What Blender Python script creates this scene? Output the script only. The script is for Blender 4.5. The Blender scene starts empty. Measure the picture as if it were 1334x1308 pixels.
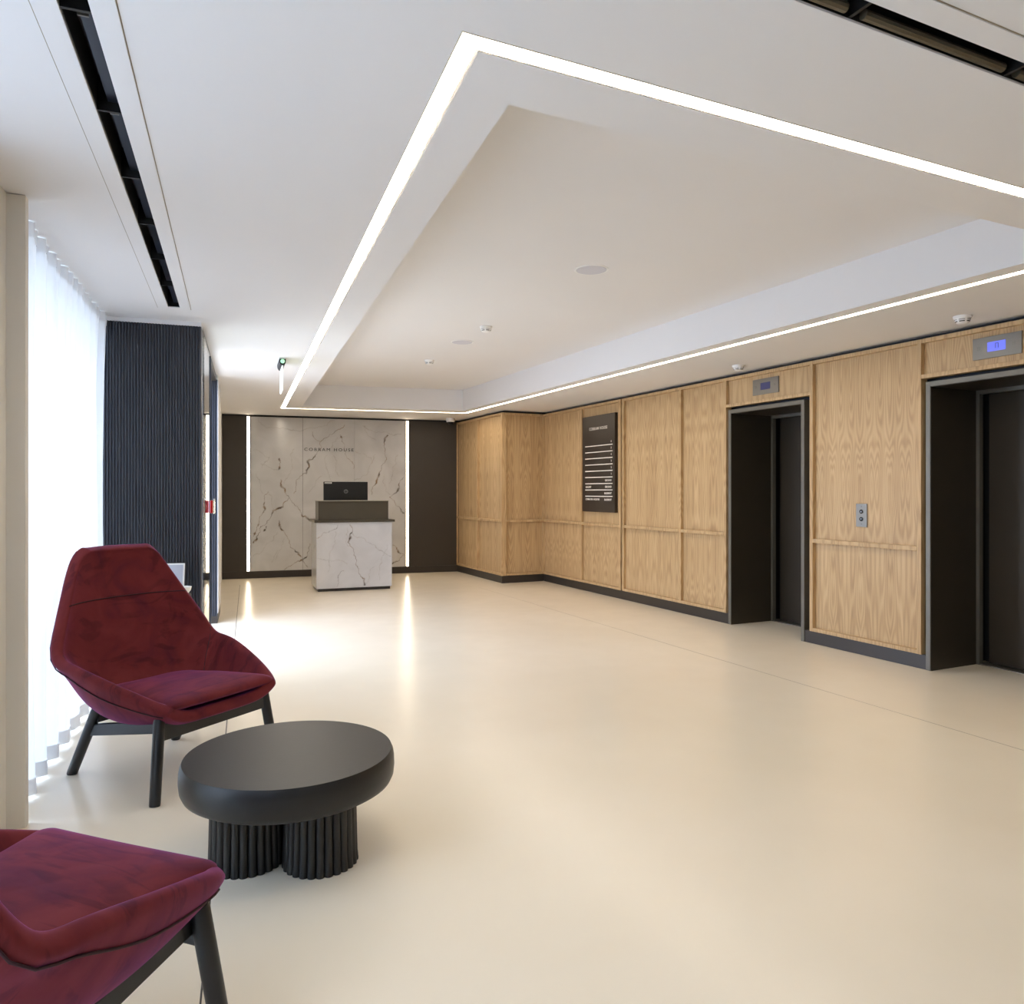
import bpy, bmesh, math, random
import numpy as np
from mathutils import Vector, Matrix

random.seed(7)
SC = bpy.context.scene
COL = SC.collection
R = math.radians

# ------------------------------------------------------------------ camera
# world: floor z=0, camera stands at x=0 y=0, lift wall runs along +Y at x=5.05
cam_d = bpy.data.cameras.new('camera')
cam = bpy.data.objects.new('camera', cam_d)
COL.objects.link(cam)
cam.location = (0, 0, 1.3)
cam.rotation_euler = (R(90), 0, R(-25.2405))
cam_d.sensor_width = 36.0
cam_d.lens = 980.0 / 1334.0 * 36.0
cam_d.shift_y = -14.0 / 1334.0
cam_d.clip_start = 0.02
SC.camera = cam

# ------------------------------------------------------------------ exposure, sky, daylight portals
SC.view_settings.view_transform = 'Standard'
SC.view_settings.look = 'None'
SC.view_settings.gamma = 1.0
SC.view_settings.use_curve_mapping = False
SC.view_settings.exposure = 1.47
SC.cycles.use_denoising = True
SC.cycles.max_bounces = 10
SC.cycles.diffuse_bounces = 6
SC.cycles.glossy_bounces = 4
SC.cycles.transmission_bounces = 6
SC.cycles.transparent_max_bounces = 12
SC.cycles.sample_clamp_indirect = 6.0
SC.cycles.caustics_reflective = False
SC.cycles.caustics_refractive = False

SKY_STRENGTH = 3.3
LED_STRENGTH = 9.2
wld = bpy.data.worlds.new('sky'); SC.world = wld
wld.use_nodes = True
bg = wld.node_tree.nodes['Background']
bg.inputs['Color'].default_value = (0.62, 0.74, 1.0, 1)
bg.inputs['Strength'].default_value = SKY_STRENGTH

# left side of the lobby is turned 6 degrees from the lift wall: frame LF
LF_O = (-0.52, 3.48); LF_A = R(-5.994)
def LF(lx, ly):
    c, s = math.cos(LF_A), math.sin(LF_A)
    return (LF_O[0] + lx*c - ly*s, LF_O[1] + lx*s + ly*c)

def portal(name, lx, ly0, ly1, z0, z1):
    ld = bpy.data.lights.new(name, 'AREA'); ld.shape = 'RECTANGLE'
    ld.size = z1 - z0; ld.size_y = ly1 - ly0
    ld.cycles.is_portal = True
    o = bpy.data.objects.new(name, ld); COL.objects.link(o)
    x, y = LF(lx, (ly0+ly1)/2)
    o.location = (x, y, (z0+z1)/2)
    o.rotation_euler = (0, R(-90), LF_A)      # looks along +x of the frame, into the room
portal('daylight_portal', -0.40, 0.04, 2.05, 0.05, 2.43)
portal('daylight_portal', -0.40, -3.9, -0.62, 0.05, 2.43)
portal('daylight_portal', 0.50, 3.12, 4.52, 0.02, 2.34)

# ------------------------------------------------------------------ mesh helpers
class MB:
    def __init__(s): s.v = []; s.f = []
    def add(s, vs, fs):
        b = len(s.v); s.v += [tuple(p) for p in vs]; s.f += [tuple(i+b for i in q) for q in fs]; return s
    def box(s, x0, x1, y0, y1, z0, z1):
        vs = [(x, y, z) for z in (z0, z1) for (x, y) in ((x0, y0), (x1, y0), (x1, y1), (x0, y1))]
        return s.add(vs, [(3,2,1,0),(4,5,6,7),(0,1,5,4),(1,2,6,5),(2,3,7,6),(3,0,4,7)])
    def lathe(s, prof, n=32, c=(0,0,0), cap=True):
        b = []
        for (r, z) in prof:
            b.append([(c[0]+r*math.cos(2*math.pi*i/n), c[1]+r*math.sin(2*math.pi*i/n), c[2]+z) for i in range(n)])
        return s.rings(b, cap)
    def rings(s, rs, cap=True):
        n = len(rs[0]); vs = [p for r in rs for p in r]; fs = []
        for k in range(len(rs)-1):
            for i in range(n):
                j = (i+1) % n
                fs.append((k*n+i, k*n+j, (k+1)*n+j, (k+1)*n+i))
        if cap:
            fs.append(tuple(range(n-1, -1, -1))); fs.append(tuple((len(rs)-1)*n+i for i in range(n)))
        return s.add(vs, fs)
    def tube(s, pts, rad, n=12, cap=True):
        pts = [Vector(p) for p in pts]; rs = []
        if not hasattr(rad, '__len__'): rad = [rad]*len(pts)
        prev = None
        for i, p in enumerate(pts):
            t = (pts[min(i+1, len(pts)-1)] - pts[max(i-1, 0)]).normalized()
            a = Vector((0,0,1)) if abs(t.z) < .9 else Vector((1,0,0))
            u = t.cross(a).normalized() if prev is None else (prev - t*prev.dot(t)).normalized()
            prev = u; w = t.cross(u)
            rs.append([tuple(p + (u*math.cos(2*math.pi*k/n) + w*math.sin(2*math.pi*k/n))*rad[i]) for k in range(n)])
        return s.rings(rs, cap)
    def prism(s, poly, z0, z1):
        n = len(poly)
        return s.rings([[(x, y, z0) for x, y in poly], [(x, y, z1) for x, y in poly]])

def obj(name, mb, mat, parent=None, loc=(0,0,0), rz=0.0, smooth=False, bevel=0.0, seg=2, rot=None):
    me = bpy.data.meshes.new(name)
    if isinstance(mb, bpy.types.Mesh): me = mb
    else:
        me.from_pydata(mb.v, [], mb.f); me.update()
        bm = bmesh.new(); bm.from_mesh(me); bmesh.ops.recalc_face_normals(bm, faces=bm.faces); bm.to_mesh(me); bm.free()
    if mat: 
        me.materials.clear(); me.materials.append(mat)
    o = bpy.data.objects.new(name, me); COL.objects.link(o)
    o.location = loc; o.rotation_euler = rot if rot else (0, 0, rz)
    if parent: o.parent = parent
    if smooth:
        me.polygons.foreach_set('use_smooth', [True]*len(me.polygons))
        if smooth == 'angle':
            bm = bmesh.new(); bm.from_mesh(me)
            for e in bm.edges:
                if len(e.link_faces) == 2 and e.calc_face_angle(0) > R(35): e.smooth = False
            bm.to_mesh(me); bm.free()
    if bevel:
        m = o.modifiers.new('bevel', 'BEVEL'); m.width = bevel; m.segments = seg; m.limit_method = 'ANGLE'
    return o

def empty(name, loc=(0,0,0), rz=0.0):
    o = bpy.data.objects.new(name, None); COL.objects.link(o)
    o.location = loc; o.rotation_euler = (0, 0, rz); o.empty_display_size = .1
    return o
def tag(o, label=None, cat=None, group=None, kind=None):
    if label: o['label'] = label
    if cat: o['category'] = cat
    if group: o['group'] = group
    if kind: o['kind'] = kind
    return o
def struct(o, label=None): return tag(o, label, None, None, 'structure')

def letters(name, o, sx=1.0):
    """split a text mesh into one object per letter (same parent)"""
    bm = bmesh.new(); bm.from_mesh(o.data); bm.verts.ensure_lookup_table()
    seen = set(); isl = []
    for v in bm.verts:
        if v.index in seen: continue
        st = [v]; cur = []
        seen.add(v.index)
        while st:
            a = st.pop(); cur.append(a)
            for e in a.link_edges:
                b = e.other_vert(a)
                if b.index not in seen: seen.add(b.index); st.append(b)
        isl.append(cur)
    for k, cur in enumerate(isl):
        idx = {v.index: i for i, v in enumerate(cur)}
        fs = {f for v in cur for f in v.link_faces}
        me = bpy.data.meshes.new(name); me.from_pydata([(v.co.x*sx, v.co.y, v.co.z) for v in cur], [], [[idx[v.index] for v in f.verts] for f in fs]); me.materials.append(o.data.materials[0])
        n = bpy.data.objects.new(name, me); COL.objects.link(n); n.parent = o.parent; n.location = o.location; n.rotation_euler = o.rotation_euler
    bm.free(); bpy.data.objects.remove(o)

def text_mesh(name, body, size, mat, parent, loc, rot, align='LEFT', spacing=1.0, bold=0.0, depth=0.001):
    cu = bpy.data.curves.new(name, 'FONT'); cu.body = body; cu.size = size; cu.align_x = align; cu.align_y = 'CENTER'
    cu.space_character = spacing; cu.extrude = depth; cu.offset = bold; cu.resolution_u = 3
    t = bpy.data.objects.new(name+'_curve', cu); COL.objects.link(t)
    dg = bpy.context.evaluated_depsgraph_get()
    me = bpy.data.meshes.new_from_object(t.evaluated_get(dg)); me.name = name
    bpy.data.objects.remove(t); bpy.data.curves.remove(cu)
    o = bpy.data.objects.new(name, me); COL.objects.link(o)
    me.materials.clear(); me.materials.append(mat)
    o.location = loc; o.rotation_euler = rot; o.parent = parent
    return o

# ------------------------------------------------------------------ materials
def lin(c):
    f = lambda v: (v/255.0/12.92) if v/255.0 <= .04045 else ((v/255.0+.055)/1.055)**2.4
    return (f(c[0]), f(c[1]), f(c[2]), 1)
def nodes(m):
    m.use_nodes = True
    nt = m.node_tree; return nt, nt.nodes, nt.links, nt.nodes['Principled BSDF']
def N(nt, typ, **kw):
    n = nt.nodes.new(typ)
    for k, v in kw.items():
        if k in n.inputs.keys() if isinstance(k, str) else False: n.inputs[k].default_value = v
        else: setattr(n, k, v)
    return n
def ramp(nt, stops):
    r = nt.nodes.new('ShaderNodeValToRGB'); e = r.color_ramp.elements
    while len(e) < len(stops): e.new(0.5)
    for i, (p, c) in enumerate(stops): e[i].position = p; e[i].color = c
    return r
def plain(name, rgb, rough=.5, metal=0.0, var=.06, scale=9.0, bump=0.0, bscale=200.0, spec=.5, coat=0.0, coatr=.05):
    m = bpy.data.materials.new(name); nt, ns, L, p = nodes(m)
    c = lin(rgb)
    tc = ns.new('ShaderNodeNewGeometry')
    nz = ns.new('ShaderNodeTexNoise'); nz.inputs['Scale'].default_value = scale; nz.inputs['Detail'].default_value = 3
    L.new(tc.outputs['Position'], nz.inputs['Vector'])
    r = ramp(nt, [(.25, (c[0]*(1-var), c[1]*(1-var), c[2]*(1-var), 1)), (.75, (min(1,c[0]*(1+var)), min(1,c[1]*(1+var)), min(1,c[2]*(1+var)), 1))])
    L.new(nz.outputs['Fac'], r.inputs['Fac']); L.new(r.outputs['Color'], p.inputs['Base Color'])
    p.inputs['Roughness'].default_value = rough; p.inputs['Metallic'].default_value = metal
    p.inputs['Specular IOR Level'].default_value = spec
    p.inputs['Coat Weight'].default_value = coat; p.inputs['Coat Roughness'].default_value = coatr
    if bump:
        b = ns.new('ShaderNodeBump'); b.inputs['Strength'].default_value = bump; b.inputs['Distance'].default_value = .001
        n2 = ns.new('ShaderNodeTexNoise'); n2.inputs['Scale'].default_value = bscale
        L.new(tc.outputs['Position'], n2.inputs['Vector']); L.new(n2.outputs['Fac'], b.inputs['Height']); L.new(b.outputs['Normal'], p.inputs['Normal'])
    return m
def emit(name, rgb, strength, base=.8):
    m = bpy.data.materials.new(name); nt, ns, L, p = nodes(m)
    p.inputs['Base Color'].default_value = (base, base, base, 1)
    p.inputs['Emission Color'].default_value = (*rgb, 1); p.inputs['Emission Strength'].default_value = strength
    return m

M = {}
M['paint'] = plain('white_ceiling_paint', (228, 227, 228), .85, var=.012, scale=1.2, bump=.05)
M['wallpaint'] = plain('white_wall_paint', (226, 222, 214), .8, var=.015, scale=2)
M['floor'] = None
M['dark'] = plain('dark_taupe_panel', (54, 48, 41), .42, var=.05, scale=3)
M['base'] = plain('dark_bronze_skirting', (50, 44, 39), .4, var=.06)
M['bronze'] = plain('bronze_metal_frame', (106, 102, 93), .42, metal=.3, var=.05)
M['bronze_dark'] = plain('bronze_metal_lining', (62, 55, 44), .36, metal=.35, var=.05)
M['leaf'] = plain('bronze_lift_leaf', (70, 62, 52), .33, metal=.45, var=.05, scale=2)
M['black'] = plain('matt_black', (14, 14, 15), .5, var=.1)
M['gap'] = plain('shadow_gap_black', (26, 26, 30), .6, var=.1)
M['slat'] = plain('anthracite_ribs', (56, 59, 68), .42, var=.05)
M['table'] = plain('black_stained_table', (23, 23, 24), .42, var=.12, scale=25, bump=.15, bscale=90)
M['legwood'] = plain('black_stained_ash', (19, 21, 25), .38, var=.15, scale=40, bump=.1)
M['plastic'] = plain('white_plastic', (236, 236, 236), .4, var=.01)
M['greyplastic'] = plain('pale_grey_grille', (205, 206, 216), .5, var=.03, scale=300)
M['screenblack'] = plain('monitor_black', (18, 18, 19), .38, var=.08)
M['deskbox'] = plain('bronze_laminate', (66, 59, 45), .45, var=.05)
M['sign'] = plain('bronze_sign_face', (54, 45, 38), .3, var=.05, metal=.2)
M['lettering'] = plain('black_lettering', (30, 27, 25), .4)
M['whiteletter'] = plain('white_lettering', (235, 228, 218), .5)
M['steel'] = plain('brushed_steel_plate', (128, 124, 116), .38, metal=.6, var=.04)
M['red'] = plain('red_plastic', (165, 14, 16), .35)
M['joint'] = plain('dark_floor_joint', (70, 64, 58), .6)
M['fjoint'] = plain('pale_floor_joint', (150, 138, 118), .6)
M['whitegloss'] = plain('white_glass_panel', (214, 214, 214), .4)
M['paving'] = plain('pale_paving', (112, 110, 107), .8, var=.12, scale=4)
M['led'] = emit('warm_led_diffuser', (1.0, .875, .71), LED_STRENGTH)
M['led_wall'] = emit('warm_wall_led', (1.0, .83, .60), 5.0)
M['green'] = emit('green_lamp', (.01, .35, .07), .8)
M['bluelcd'] = emit('blue_lcd', (.06, .075, .40), 1.0, .02)
M['dimlcd'] = emit('dim_blue_lcd', (.012, .014, .06), .6, .02)
M['exitface'] = emit('exit_sign_acrylic', (.75, .95, .90), .3)

def floor_mat():
    m = bpy.data.materials.new('cream_resin_floor'); nt, ns, L, p = nodes(m)
    g = ns.new('ShaderNodeNewGeometry')
    n1 = ns.new('ShaderNodeTexNoise'); n1.inputs['Scale'].default_value = .9; n1.inputs['Detail'].default_value = 4
    L.new(g.outputs['Position'], n1.inputs['Vector'])
    r = ramp(nt, [(.3, lin((237, 225, 203))), (.7, lin((243, 232, 212)))])
    L.new(n1.outputs['Fac'], r.inputs['Fac']); L.new(r.outputs['Color'], p.inputs['Base Color'])
    n2 = ns.new('ShaderNodeTexNoise'); n2.inputs['Scale'].default_value = 5; n2.inputs['Detail'].default_value = 5
    L.new(g.outputs['Position'], n2.inputs['Vector'])
    mr = ns.new('ShaderNodeMapRange'); mr.inputs['To Min'].default_value = .20; mr.inputs['To Max'].default_value = .27
    L.new(n2.outputs['Fac'], mr.inputs['Value']); L.new(mr.outputs['Result'], p.inputs['Roughness'])
    p.inputs['Specular IOR Level'].default_value = .5
    return m
M['floor'] = floor_mat()

def oak_mat():
    m = bpy.data.materials.new('oak_veneer'); nt, ns, L, p = nodes(m)
    g = ns.new('ShaderNodeNewGeometry'); oi = ns.new('ShaderNodeObjectInfo')
    sx = ns.new('ShaderNodeSeparateXYZ'); L.new(g.outputs['Position'], sx.inputs[0])
    def math_(op, a, b=None, c=None):
        n = ns.new('ShaderNodeMath'); n.operation = op
        for i, v in enumerate((a, b, c)):
            if v is None: continue
            if hasattr(v, 'is_linked'): L.new(v, n.inputs[i])
            else: n.inputs[i].default_value = v
        return n.outputs[0]
    along = math_('ADD', sx.outputs['X'], sx.outputs['Y'])
    rnd = math_('MULTIPLY', oi.outputs['Random'], 37.0)
    leaf = math_('PINGPONG', math_('ADD', along, rnd), .135)          # book-matched veneer leaves
    cb = ns.new('ShaderNodeCombineXYZ')
    L.new(math_('MULTIPLY', leaf, 7.0), cb.inputs[0]); L.new(math_('MULTIPLY', sx.outputs['Z'], .75), cb.inputs[2]); L.new(rnd, cb.inputs[1])
    n1 = ns.new('ShaderNodeTexNoise'); n1.inputs['Scale'].default_value = 1.0; n1.inputs['Detail'].default_value = 1.0; n1.inputs['Distortion'].default_value = .3
    L.new(cb.outputs[0], n1.inputs['Vector'])
    fig = math_('SINE', math_('MULTIPLY', n1.outputs['Fac'], 120.0))
    fig = math_('MULTIPLY_ADD', fig, .5, .5)
    cb2 = ns.new('ShaderNodeCombineXYZ')
    L.new(math_('MULTIPLY', math_('ADD', along, rnd), 160.0), cb2.inputs[0]); L.new(math_('MULTIPLY', sx.outputs['Z'], 5.0), cb2.inputs[2])
    n2 = ns.new('ShaderNodeTexNoise'); n2.inputs['Scale'].default_value = 1.0; n2.inputs['Detail'].default_value = 3.0
    L.new(cb2.outputs[0], n2.inputs['Vector'])
    cb3 = ns.new('ShaderNodeCombineXYZ')
    L.new(math_('MULTIPLY', math_('ADD', along, rnd), 14.0), cb3.inputs[0]); L.new(math_('MULTIPLY', sx.outputs['Z'], .4), cb3.inputs[2])
    n3 = ns.new('ShaderNodeTexNoise'); n3.inputs['Scale'].default_value = 1.0; n3.inputs['Detail'].default_value = 2.0
    L.new(cb3.outputs[0], n3.inputs['Vector'])
    v = math_('ADD', math_('MULTIPLY', fig, .22), math_('ADD', math_('MULTIPLY', n2.outputs['Fac'], .45), math_('MULTIPLY', n3.outputs['Fac'], .45)))
    r = ramp(nt, [(.28, lin((158, 127, 88))), (.55, lin((188, 157, 114))), (.82, lin((206, 177, 134)))])
    L.new(v, r.inputs['Fac']); L.new(r.outputs['Color'], p.inputs['Base Color'])
    p.inputs['Roughness'].default_value = .48
    b = ns.new('ShaderNodeBump'); b.inputs['Strength'].default_value = .12; b.inputs['Distance'].default_value = .001
    L.new(n2.outputs['Fac'], b.inputs['Height']); L.new(b.outputs['Normal'], p.inputs['Normal'])
    return m
M['oak'] = oak_mat()

def marble_mat():
    m = bpy.data.materials.new('veined_marble'); nt, ns, L, p = nodes(m)
    g = ns.new('ShaderNodeNewGeometry')
    n1 = ns.new('ShaderNodeTexNoise'); n1.inputs['Scale'].default_value = 2.2; n1.inputs['Detail'].default_value = 6; n1.inputs['Distortion'].default_value = .8
    L.new(g.outputs['Position'], n1.inputs['Vector'])
    r = ramp(nt, [(.3, lin((190, 190, 192))), (.7, lin((207, 207, 209)))])
    L.new(n1.outputs['Fac'], r.inputs['Fac'])
    at = ns.new('ShaderNodeAttribute'); at.attribute_name = 'vein'
    n2 = ns.new('ShaderNodeTexNoise'); n2.inputs['Scale'].default_value = 9; n2.inputs['Detail'].default_value = 3
    L.new(g.outputs['Position'], n2.inputs['Vector'])
    rv = ramp(nt, [(.4, lin((62, 52, 44))), (.62, lin((132, 104, 72)))])
    L.new(n2.outputs['Fac'], rv.inputs['Fac'])
    mx = ns.new('ShaderNodeMix'); mx.data_type = 'RGBA'
    L.new(at.outputs['Fac'], mx.inputs['Factor']); L.new(r.outputs['Color'], mx.inputs['A']); L.new(rv.outputs['Color'], mx.inputs['B'])
    L.new(mx.outputs['Result'], p.inputs['Base Color'])
    p.inputs['Roughness'].default_value = .14
    return m
M['marble'] = marble_mat()

def velvet_mat():
    m = bpy.data.materials.new('burgundy_velvet'); nt, ns, L, p = nodes(m)
    tc = ns.new('ShaderNodeTexCoord')
    mp = ns.new('ShaderNodeMapping'); mp.inputs['Scale'].default_value = (3.0, 4.5, 3.0); mp.inputs['Rotation'].default_value = (.5, .7, .4)
    L.new(tc.outputs['Object'], mp.inputs['Vector'])
    n1 = ns.new('ShaderNodeTexNoise'); n1.inputs['Scale'].default_value = 1.3; n1.inputs['Detail'].default_value = 5; n1.inputs['Distortion'].default_value = 1.6
    L.new(mp.outputs[0], n1.inputs['Vector'])
    r = ramp(nt, [(.32, lin((82, 24, 36))), (.5, lin((102, 34, 36))), (.68, lin((112, 42, 42)))])
    L.new(n1.outputs['Fac'], r.inputs['Fac'])
    # brushed nap marks
    mp2 = ns.new('ShaderNodeMapping'); mp2.inputs['Scale'].default_value = (3, 16, 7); mp2.inputs['Rotation'].default_value = (.3, .2, .9)
    L.new(tc.outputs['Object'], mp2.inputs['Vector'])
    n2 = ns.new('ShaderNodeTexNoise'); n2.inputs['Scale'].default_value = 1.2; n2.inputs['Detail'].default_value = 3; n2.inputs['Distortion'].default_value = 1.2
    L.new(mp2.outputs[0], n2.inputs['Vector'])
    r2 = ramp(nt, [(.36, (.45, .38, .55, 1)), (.45, (1, 1, 1, 1))])
    L.new(n2.outputs['Fac'], r2.inputs['Fac'])
    mx = ns.new('ShaderNodeMix'); mx.data_type = 'RGBA'; mx.blend_type = 'MULTIPLY'; mx.inputs['Factor'].default_value = .55
    L.new(r.outputs['Color'], mx.inputs['A']); L.new(r2.outputs['Color'], mx.inputs['B']); L.new(mx.outputs['Result'], p.inputs['Base Color'])
    p.inputs['Roughness'].default_value = .8
    p.inputs['Specular IOR Level'].default_value = .2
    p.inputs['Sheen Weight'].default_value = .55; p.inputs['Sheen Roughness'].default_value = .35
    p.inputs['Sheen Tint'].default_value = (.48, .15, .56, 1)  # purple of bluish window light on the nap, put into the tint
    n3 = ns.new('ShaderNodeTexNoise'); n3.inputs['Scale'].default_value = 14
    L.new(tc.outputs['Object'], n3.inputs['Vector'])
    b = ns.new('ShaderNodeBump'); b.inputs['Strength'].default_value = .25; b.inputs['Distance'].default_value = .004
    L.new(n3.outputs['Fac'], b.inputs['Height']); L.new(b.outputs['Normal'], p.inputs['Normal'])
    return m
M['velvet'] = velvet_mat()
M['seam'] = plain('dark_seam_thread', (48, 12, 24), .8)

def curtain_mat(dens=.1, diff=.75):
    m = bpy.data.materials.new('sheer_white_voile'); m.use_nodes = True
    nt = m.node_tree; ns = nt.nodes; L = nt.links; ns.clear()
    out = ns.new('ShaderNodeOutputMaterial')
    tl = ns.new('ShaderNodeBsdfTranslucent'); tl.inputs[0].default_value = (.93, .95, .97, 1)
    df = ns.new('ShaderNodeBsdfDiffuse'); df.inputs[0].default_value = (.9, .91, .93, 1)
    tr = ns.new('ShaderNodeBsdfTransparent')
    a = ns.new('ShaderNodeMixShader'); a.inputs[0].default_value = diff
    b = ns.new('ShaderNodeMixShader')
    g = ns.new('ShaderNodeNewGeometry'); w = ns.new('ShaderNodeTexNoise'); w.inputs['Scale'].default_value = 400
    L.new(g.outputs['Position'], w.inputs['Vector'])
    mr = ns.new('ShaderNodeMapRange'); mr.inputs['To Min'].default_value = dens*.5; mr.inputs['To Max'].default_value = dens*1.5
    L.new(w.outputs['Fac'], mr.inputs['Value']); L.new(mr.outputs['Result'], b.inputs[0])
    L.new(tl.outputs[0], a.inputs[1]); L.new(df.outputs[0], a.inputs[2]); L.new(a.outputs[0], b.inputs[1]); L.new(tr.outputs[0], b.inputs[2])
    L.new(b.outputs[0], out.inputs[0])
    return m
M['voile'] = curtain_mat(.01, .73)
M['voile_light'] = curtain_mat(.12, .5)
M['hem'] = curtain_mat(.005, .88)

def glass_mat():
    m = bpy.data.materials.new('clear_glass'); m.use_nodes = True
    nt = m.node_tree; ns = nt.nodes; L = nt.links; ns.clear()
    out = ns.new('ShaderNodeOutputMaterial'); lw = ns.new('ShaderNodeLayerWeight'); lw.inputs['Blend'].default_value = .5
    pw = ns.new('ShaderNodeMath'); pw.operation = 'POWER'; pw.inputs[1].default_value = 5.0; L.new(lw.outputs['Facing'], pw.inputs[0])
    fr = ns.new('ShaderNodeMath'); fr.operation = 'MULTIPLY_ADD'; fr.inputs[1].default_value = .95; fr.inputs[2].default_value = .04; L.new(pw.outputs[0], fr.inputs[0])
    tr = ns.new('ShaderNodeBsdfTransparent'); tr.inputs[0].default_value = (.95, .98, .97, 1)
    gl = ns.new('ShaderNodeBsdfGlossy'); gl.inputs['Roughness'].default_value = 0.0
    mx = ns.new('ShaderNodeMixShader'); L.new(fr.outputs[0], mx.inputs[0]); L.new(tr.outputs[0], mx.inputs[1]); L.new(gl.outputs[0], mx.inputs[2]); L.new(mx.outputs[0], out.inputs[0])
    return m
M['glass'] = glass_mat()

WALL_VEINS = [
    (1, [(0.442,0.532),(0.511,0.642),(0.616,0.806),(0.722,1.009),(0.945,1.193)]),
    (0.95, [(0.837,1.473),(0.891,1.343),(0.945,1.231),(1.043,1.081),(1.115,0.987),(1.224,0.892),(1.297,0.835)]),
    (1, [(1.025,1.268),(1.061,1.399),(1.115,1.53),(1.206,1.569),(1.224,1.757),(1.333,1.833),(1.416,1.929),(1.406,2.023),(1.554,2.178),(1.777,2.326)]),
    (0.7, [(1.297,2.21),(1.406,2.061)]),
    (0.9, [(0.52,0.807),(0.573,0.973),(0.599,1.157),(0.652,1.296)]),
    (1, [(0.811,0.859),(0.864,0.71),(0.953,0.522),(1.043,0.389),(1.142,0.292)]),
    (1, [(0.882,0.113),(1.025,0.202),(1.151,0.255),(1.242,0.384),(1.26,0.496)]),
    (0.8, [(1.151,0.236),(1.224,0.14)]),
    (1, [(2.444,2.18),(2.405,1.965),(2.357,1.713),(2.289,1.518),(2.193,1.248)]),
    (1, [(1.712,2.172),(1.743,2.106)]),
    (0.6, [(1.743,2.106),(1.777,2.031),(1.814,1.821),(1.918,1.65)]),
    (0.9, [(2.697,1.521),(2.619,1.403),(2.56,1.267),(2.473,1.208),(2.58,1.072),(2.697,0.954)]),
    (0.9, [(2.521,0.449),(2.619,0.33),(2.707,0.289),(2.521,0.158)]),
    (1, [(0.811,1.789),(0.82,1.696),(0.802,1.621)]),
    (1, [(0.442,0.624),(0.476,0.697),(0.52,0.807)]),
    (1, [(0.581,0.696),(0.625,0.769)]),
    (0.35, [(0.511,2.393),(0.564,2.302),(0.669,2.259),(0.793,2.253),(0.971,2.23),(1.151,2.225),(1.297,2.266),(1.517,2.31),(1.665,2.409)]),
    (0.35, [(2.079,2.325),(2.193,2.251),(2.424,2.237),(2.658,2.204)]),
    (0.3, [(1.946,1.919),(2.079,1.883),(2.174,1.826),(2.193,1.769)]),
    (0.35, [(2.251,1.885),(2.174,1.711),(2.041,1.536),(1.927,1.478)]),
    (0.3, [(1.517,1.855),(1.498,1.684),(1.554,1.533),(1.609,1.438)]),
    (0.3, [(1.609,1.856),(1.646,1.667),(1.702,1.515)]),
    (0.3, [(1.025,1.941),(0.989,1.735),(0.918,1.492),(0.882,1.417)]),
    (0.4, [(0.669,1.824),(0.564,1.656)]),
    (0.3, [(1.425,1.532),(1.224,1.268)]),
    (0.3, [(0.442,1.913),(0.581,1.86),(0.669,1.805)]),
    (0.3, [(0.476,1.563),(0.546,1.416),(0.581,1.268)]),
    (0.3, [(2.599,1.871),(2.521,1.656),(2.463,1.422)]),
    (0.3, [(0.442,0.33),(0.616,0.492),(0.793,0.674)]),
    (0.25, [(0.793,0.413),(0.705,0.23)]),
    (0.3, [(2.385,1.538),(2.482,1.247)]),
    (0.35, [(1.777,2.145),(1.591,2.046),(1.554,1.95)]),
    (0.3, [(2.27,2.098),(2.136,2.172),(2.06,2.325)]),
    (0.25, [(0.882,0.579),(0.846,0.431),(0.758,0.266)]),
    (0.3, [(0.652,1.296),(0.722,1.046),(0.775,0.99)]),
    (0.3, [(0.811,1.621),(0.669,1.657),(0.546,1.711)]),
]
DESK_VEINS = [
    (1, [(0.419,0.871),(0.452,0.786),(0.427,0.702),(0.394,0.635),(0.469,0.464),(0.494,0.345),(0.553,0.207),(0.612,0.069)]),
    (0.4, [(0.452,0.752),(0.603,0.681),(0.739,0.593),(0.859,0.495),(0.963,0.432)]),
    (0.55, [(-0.008,0.694),(0.073,0.759),(0.22,0.807),(0.269,0.865)]),
    (0.3, [(-0.008,0.445),(0.154,0.407),(0.385,0.349)]),
    (0.3, [(0.236,0.773),(0.236,0.622),(0.154,0.407),(0.138,0.257)]),
    (0.6, [(0.344,0.266),(0.294,0.234),(0.269,0.168),(0.253,0.06)]),
    (0.3, [(0.911,0.588),(0.842,0.436),(0.808,0.266),(0.808,0.129)]),
    (0.3, [(0.739,0.302),(0.671,0.169),(0.62,0.069)]),
    (0.3, [(0.385,0.821),(0.369,0.652),(0.402,0.584)]),
]

# ================================================================== ROOM
CE = 2.445          # ceiling height
TRAY_Z = 2.74

# oriented piece: s along t, d along outward normal n, z up
class Fr:
    def __init__(self, P, ang, nsign):
        self.P = Vector((P[0], P[1])); self.a = ang
        self.t = Vector((math.cos(ang), math.sin(ang))); self.n = Vector((-math.sin(ang), math.cos(ang))) * nsign
        self.ns = nsign
    def pt(self, s, d): return self.P + self.t*s + self.n*d
def piece(name, mat, parent, F, s0, s1, d0, d1, z0, z1, bevel=.0015, mesh=None):
    c = F.pt((s0+s1)/2, (d0+d1)/2)
    a, b, h = abs(s1-s0)/2, abs(d1-d0)/2, abs(z1-z0)/2
    mb = mesh or MB().box(-a, a, -b, b, -h, h)
    return obj(name, mb, mat, parent, (c.x, c.y, (z0+z1)/2), F.a, bevel=bevel)

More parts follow.
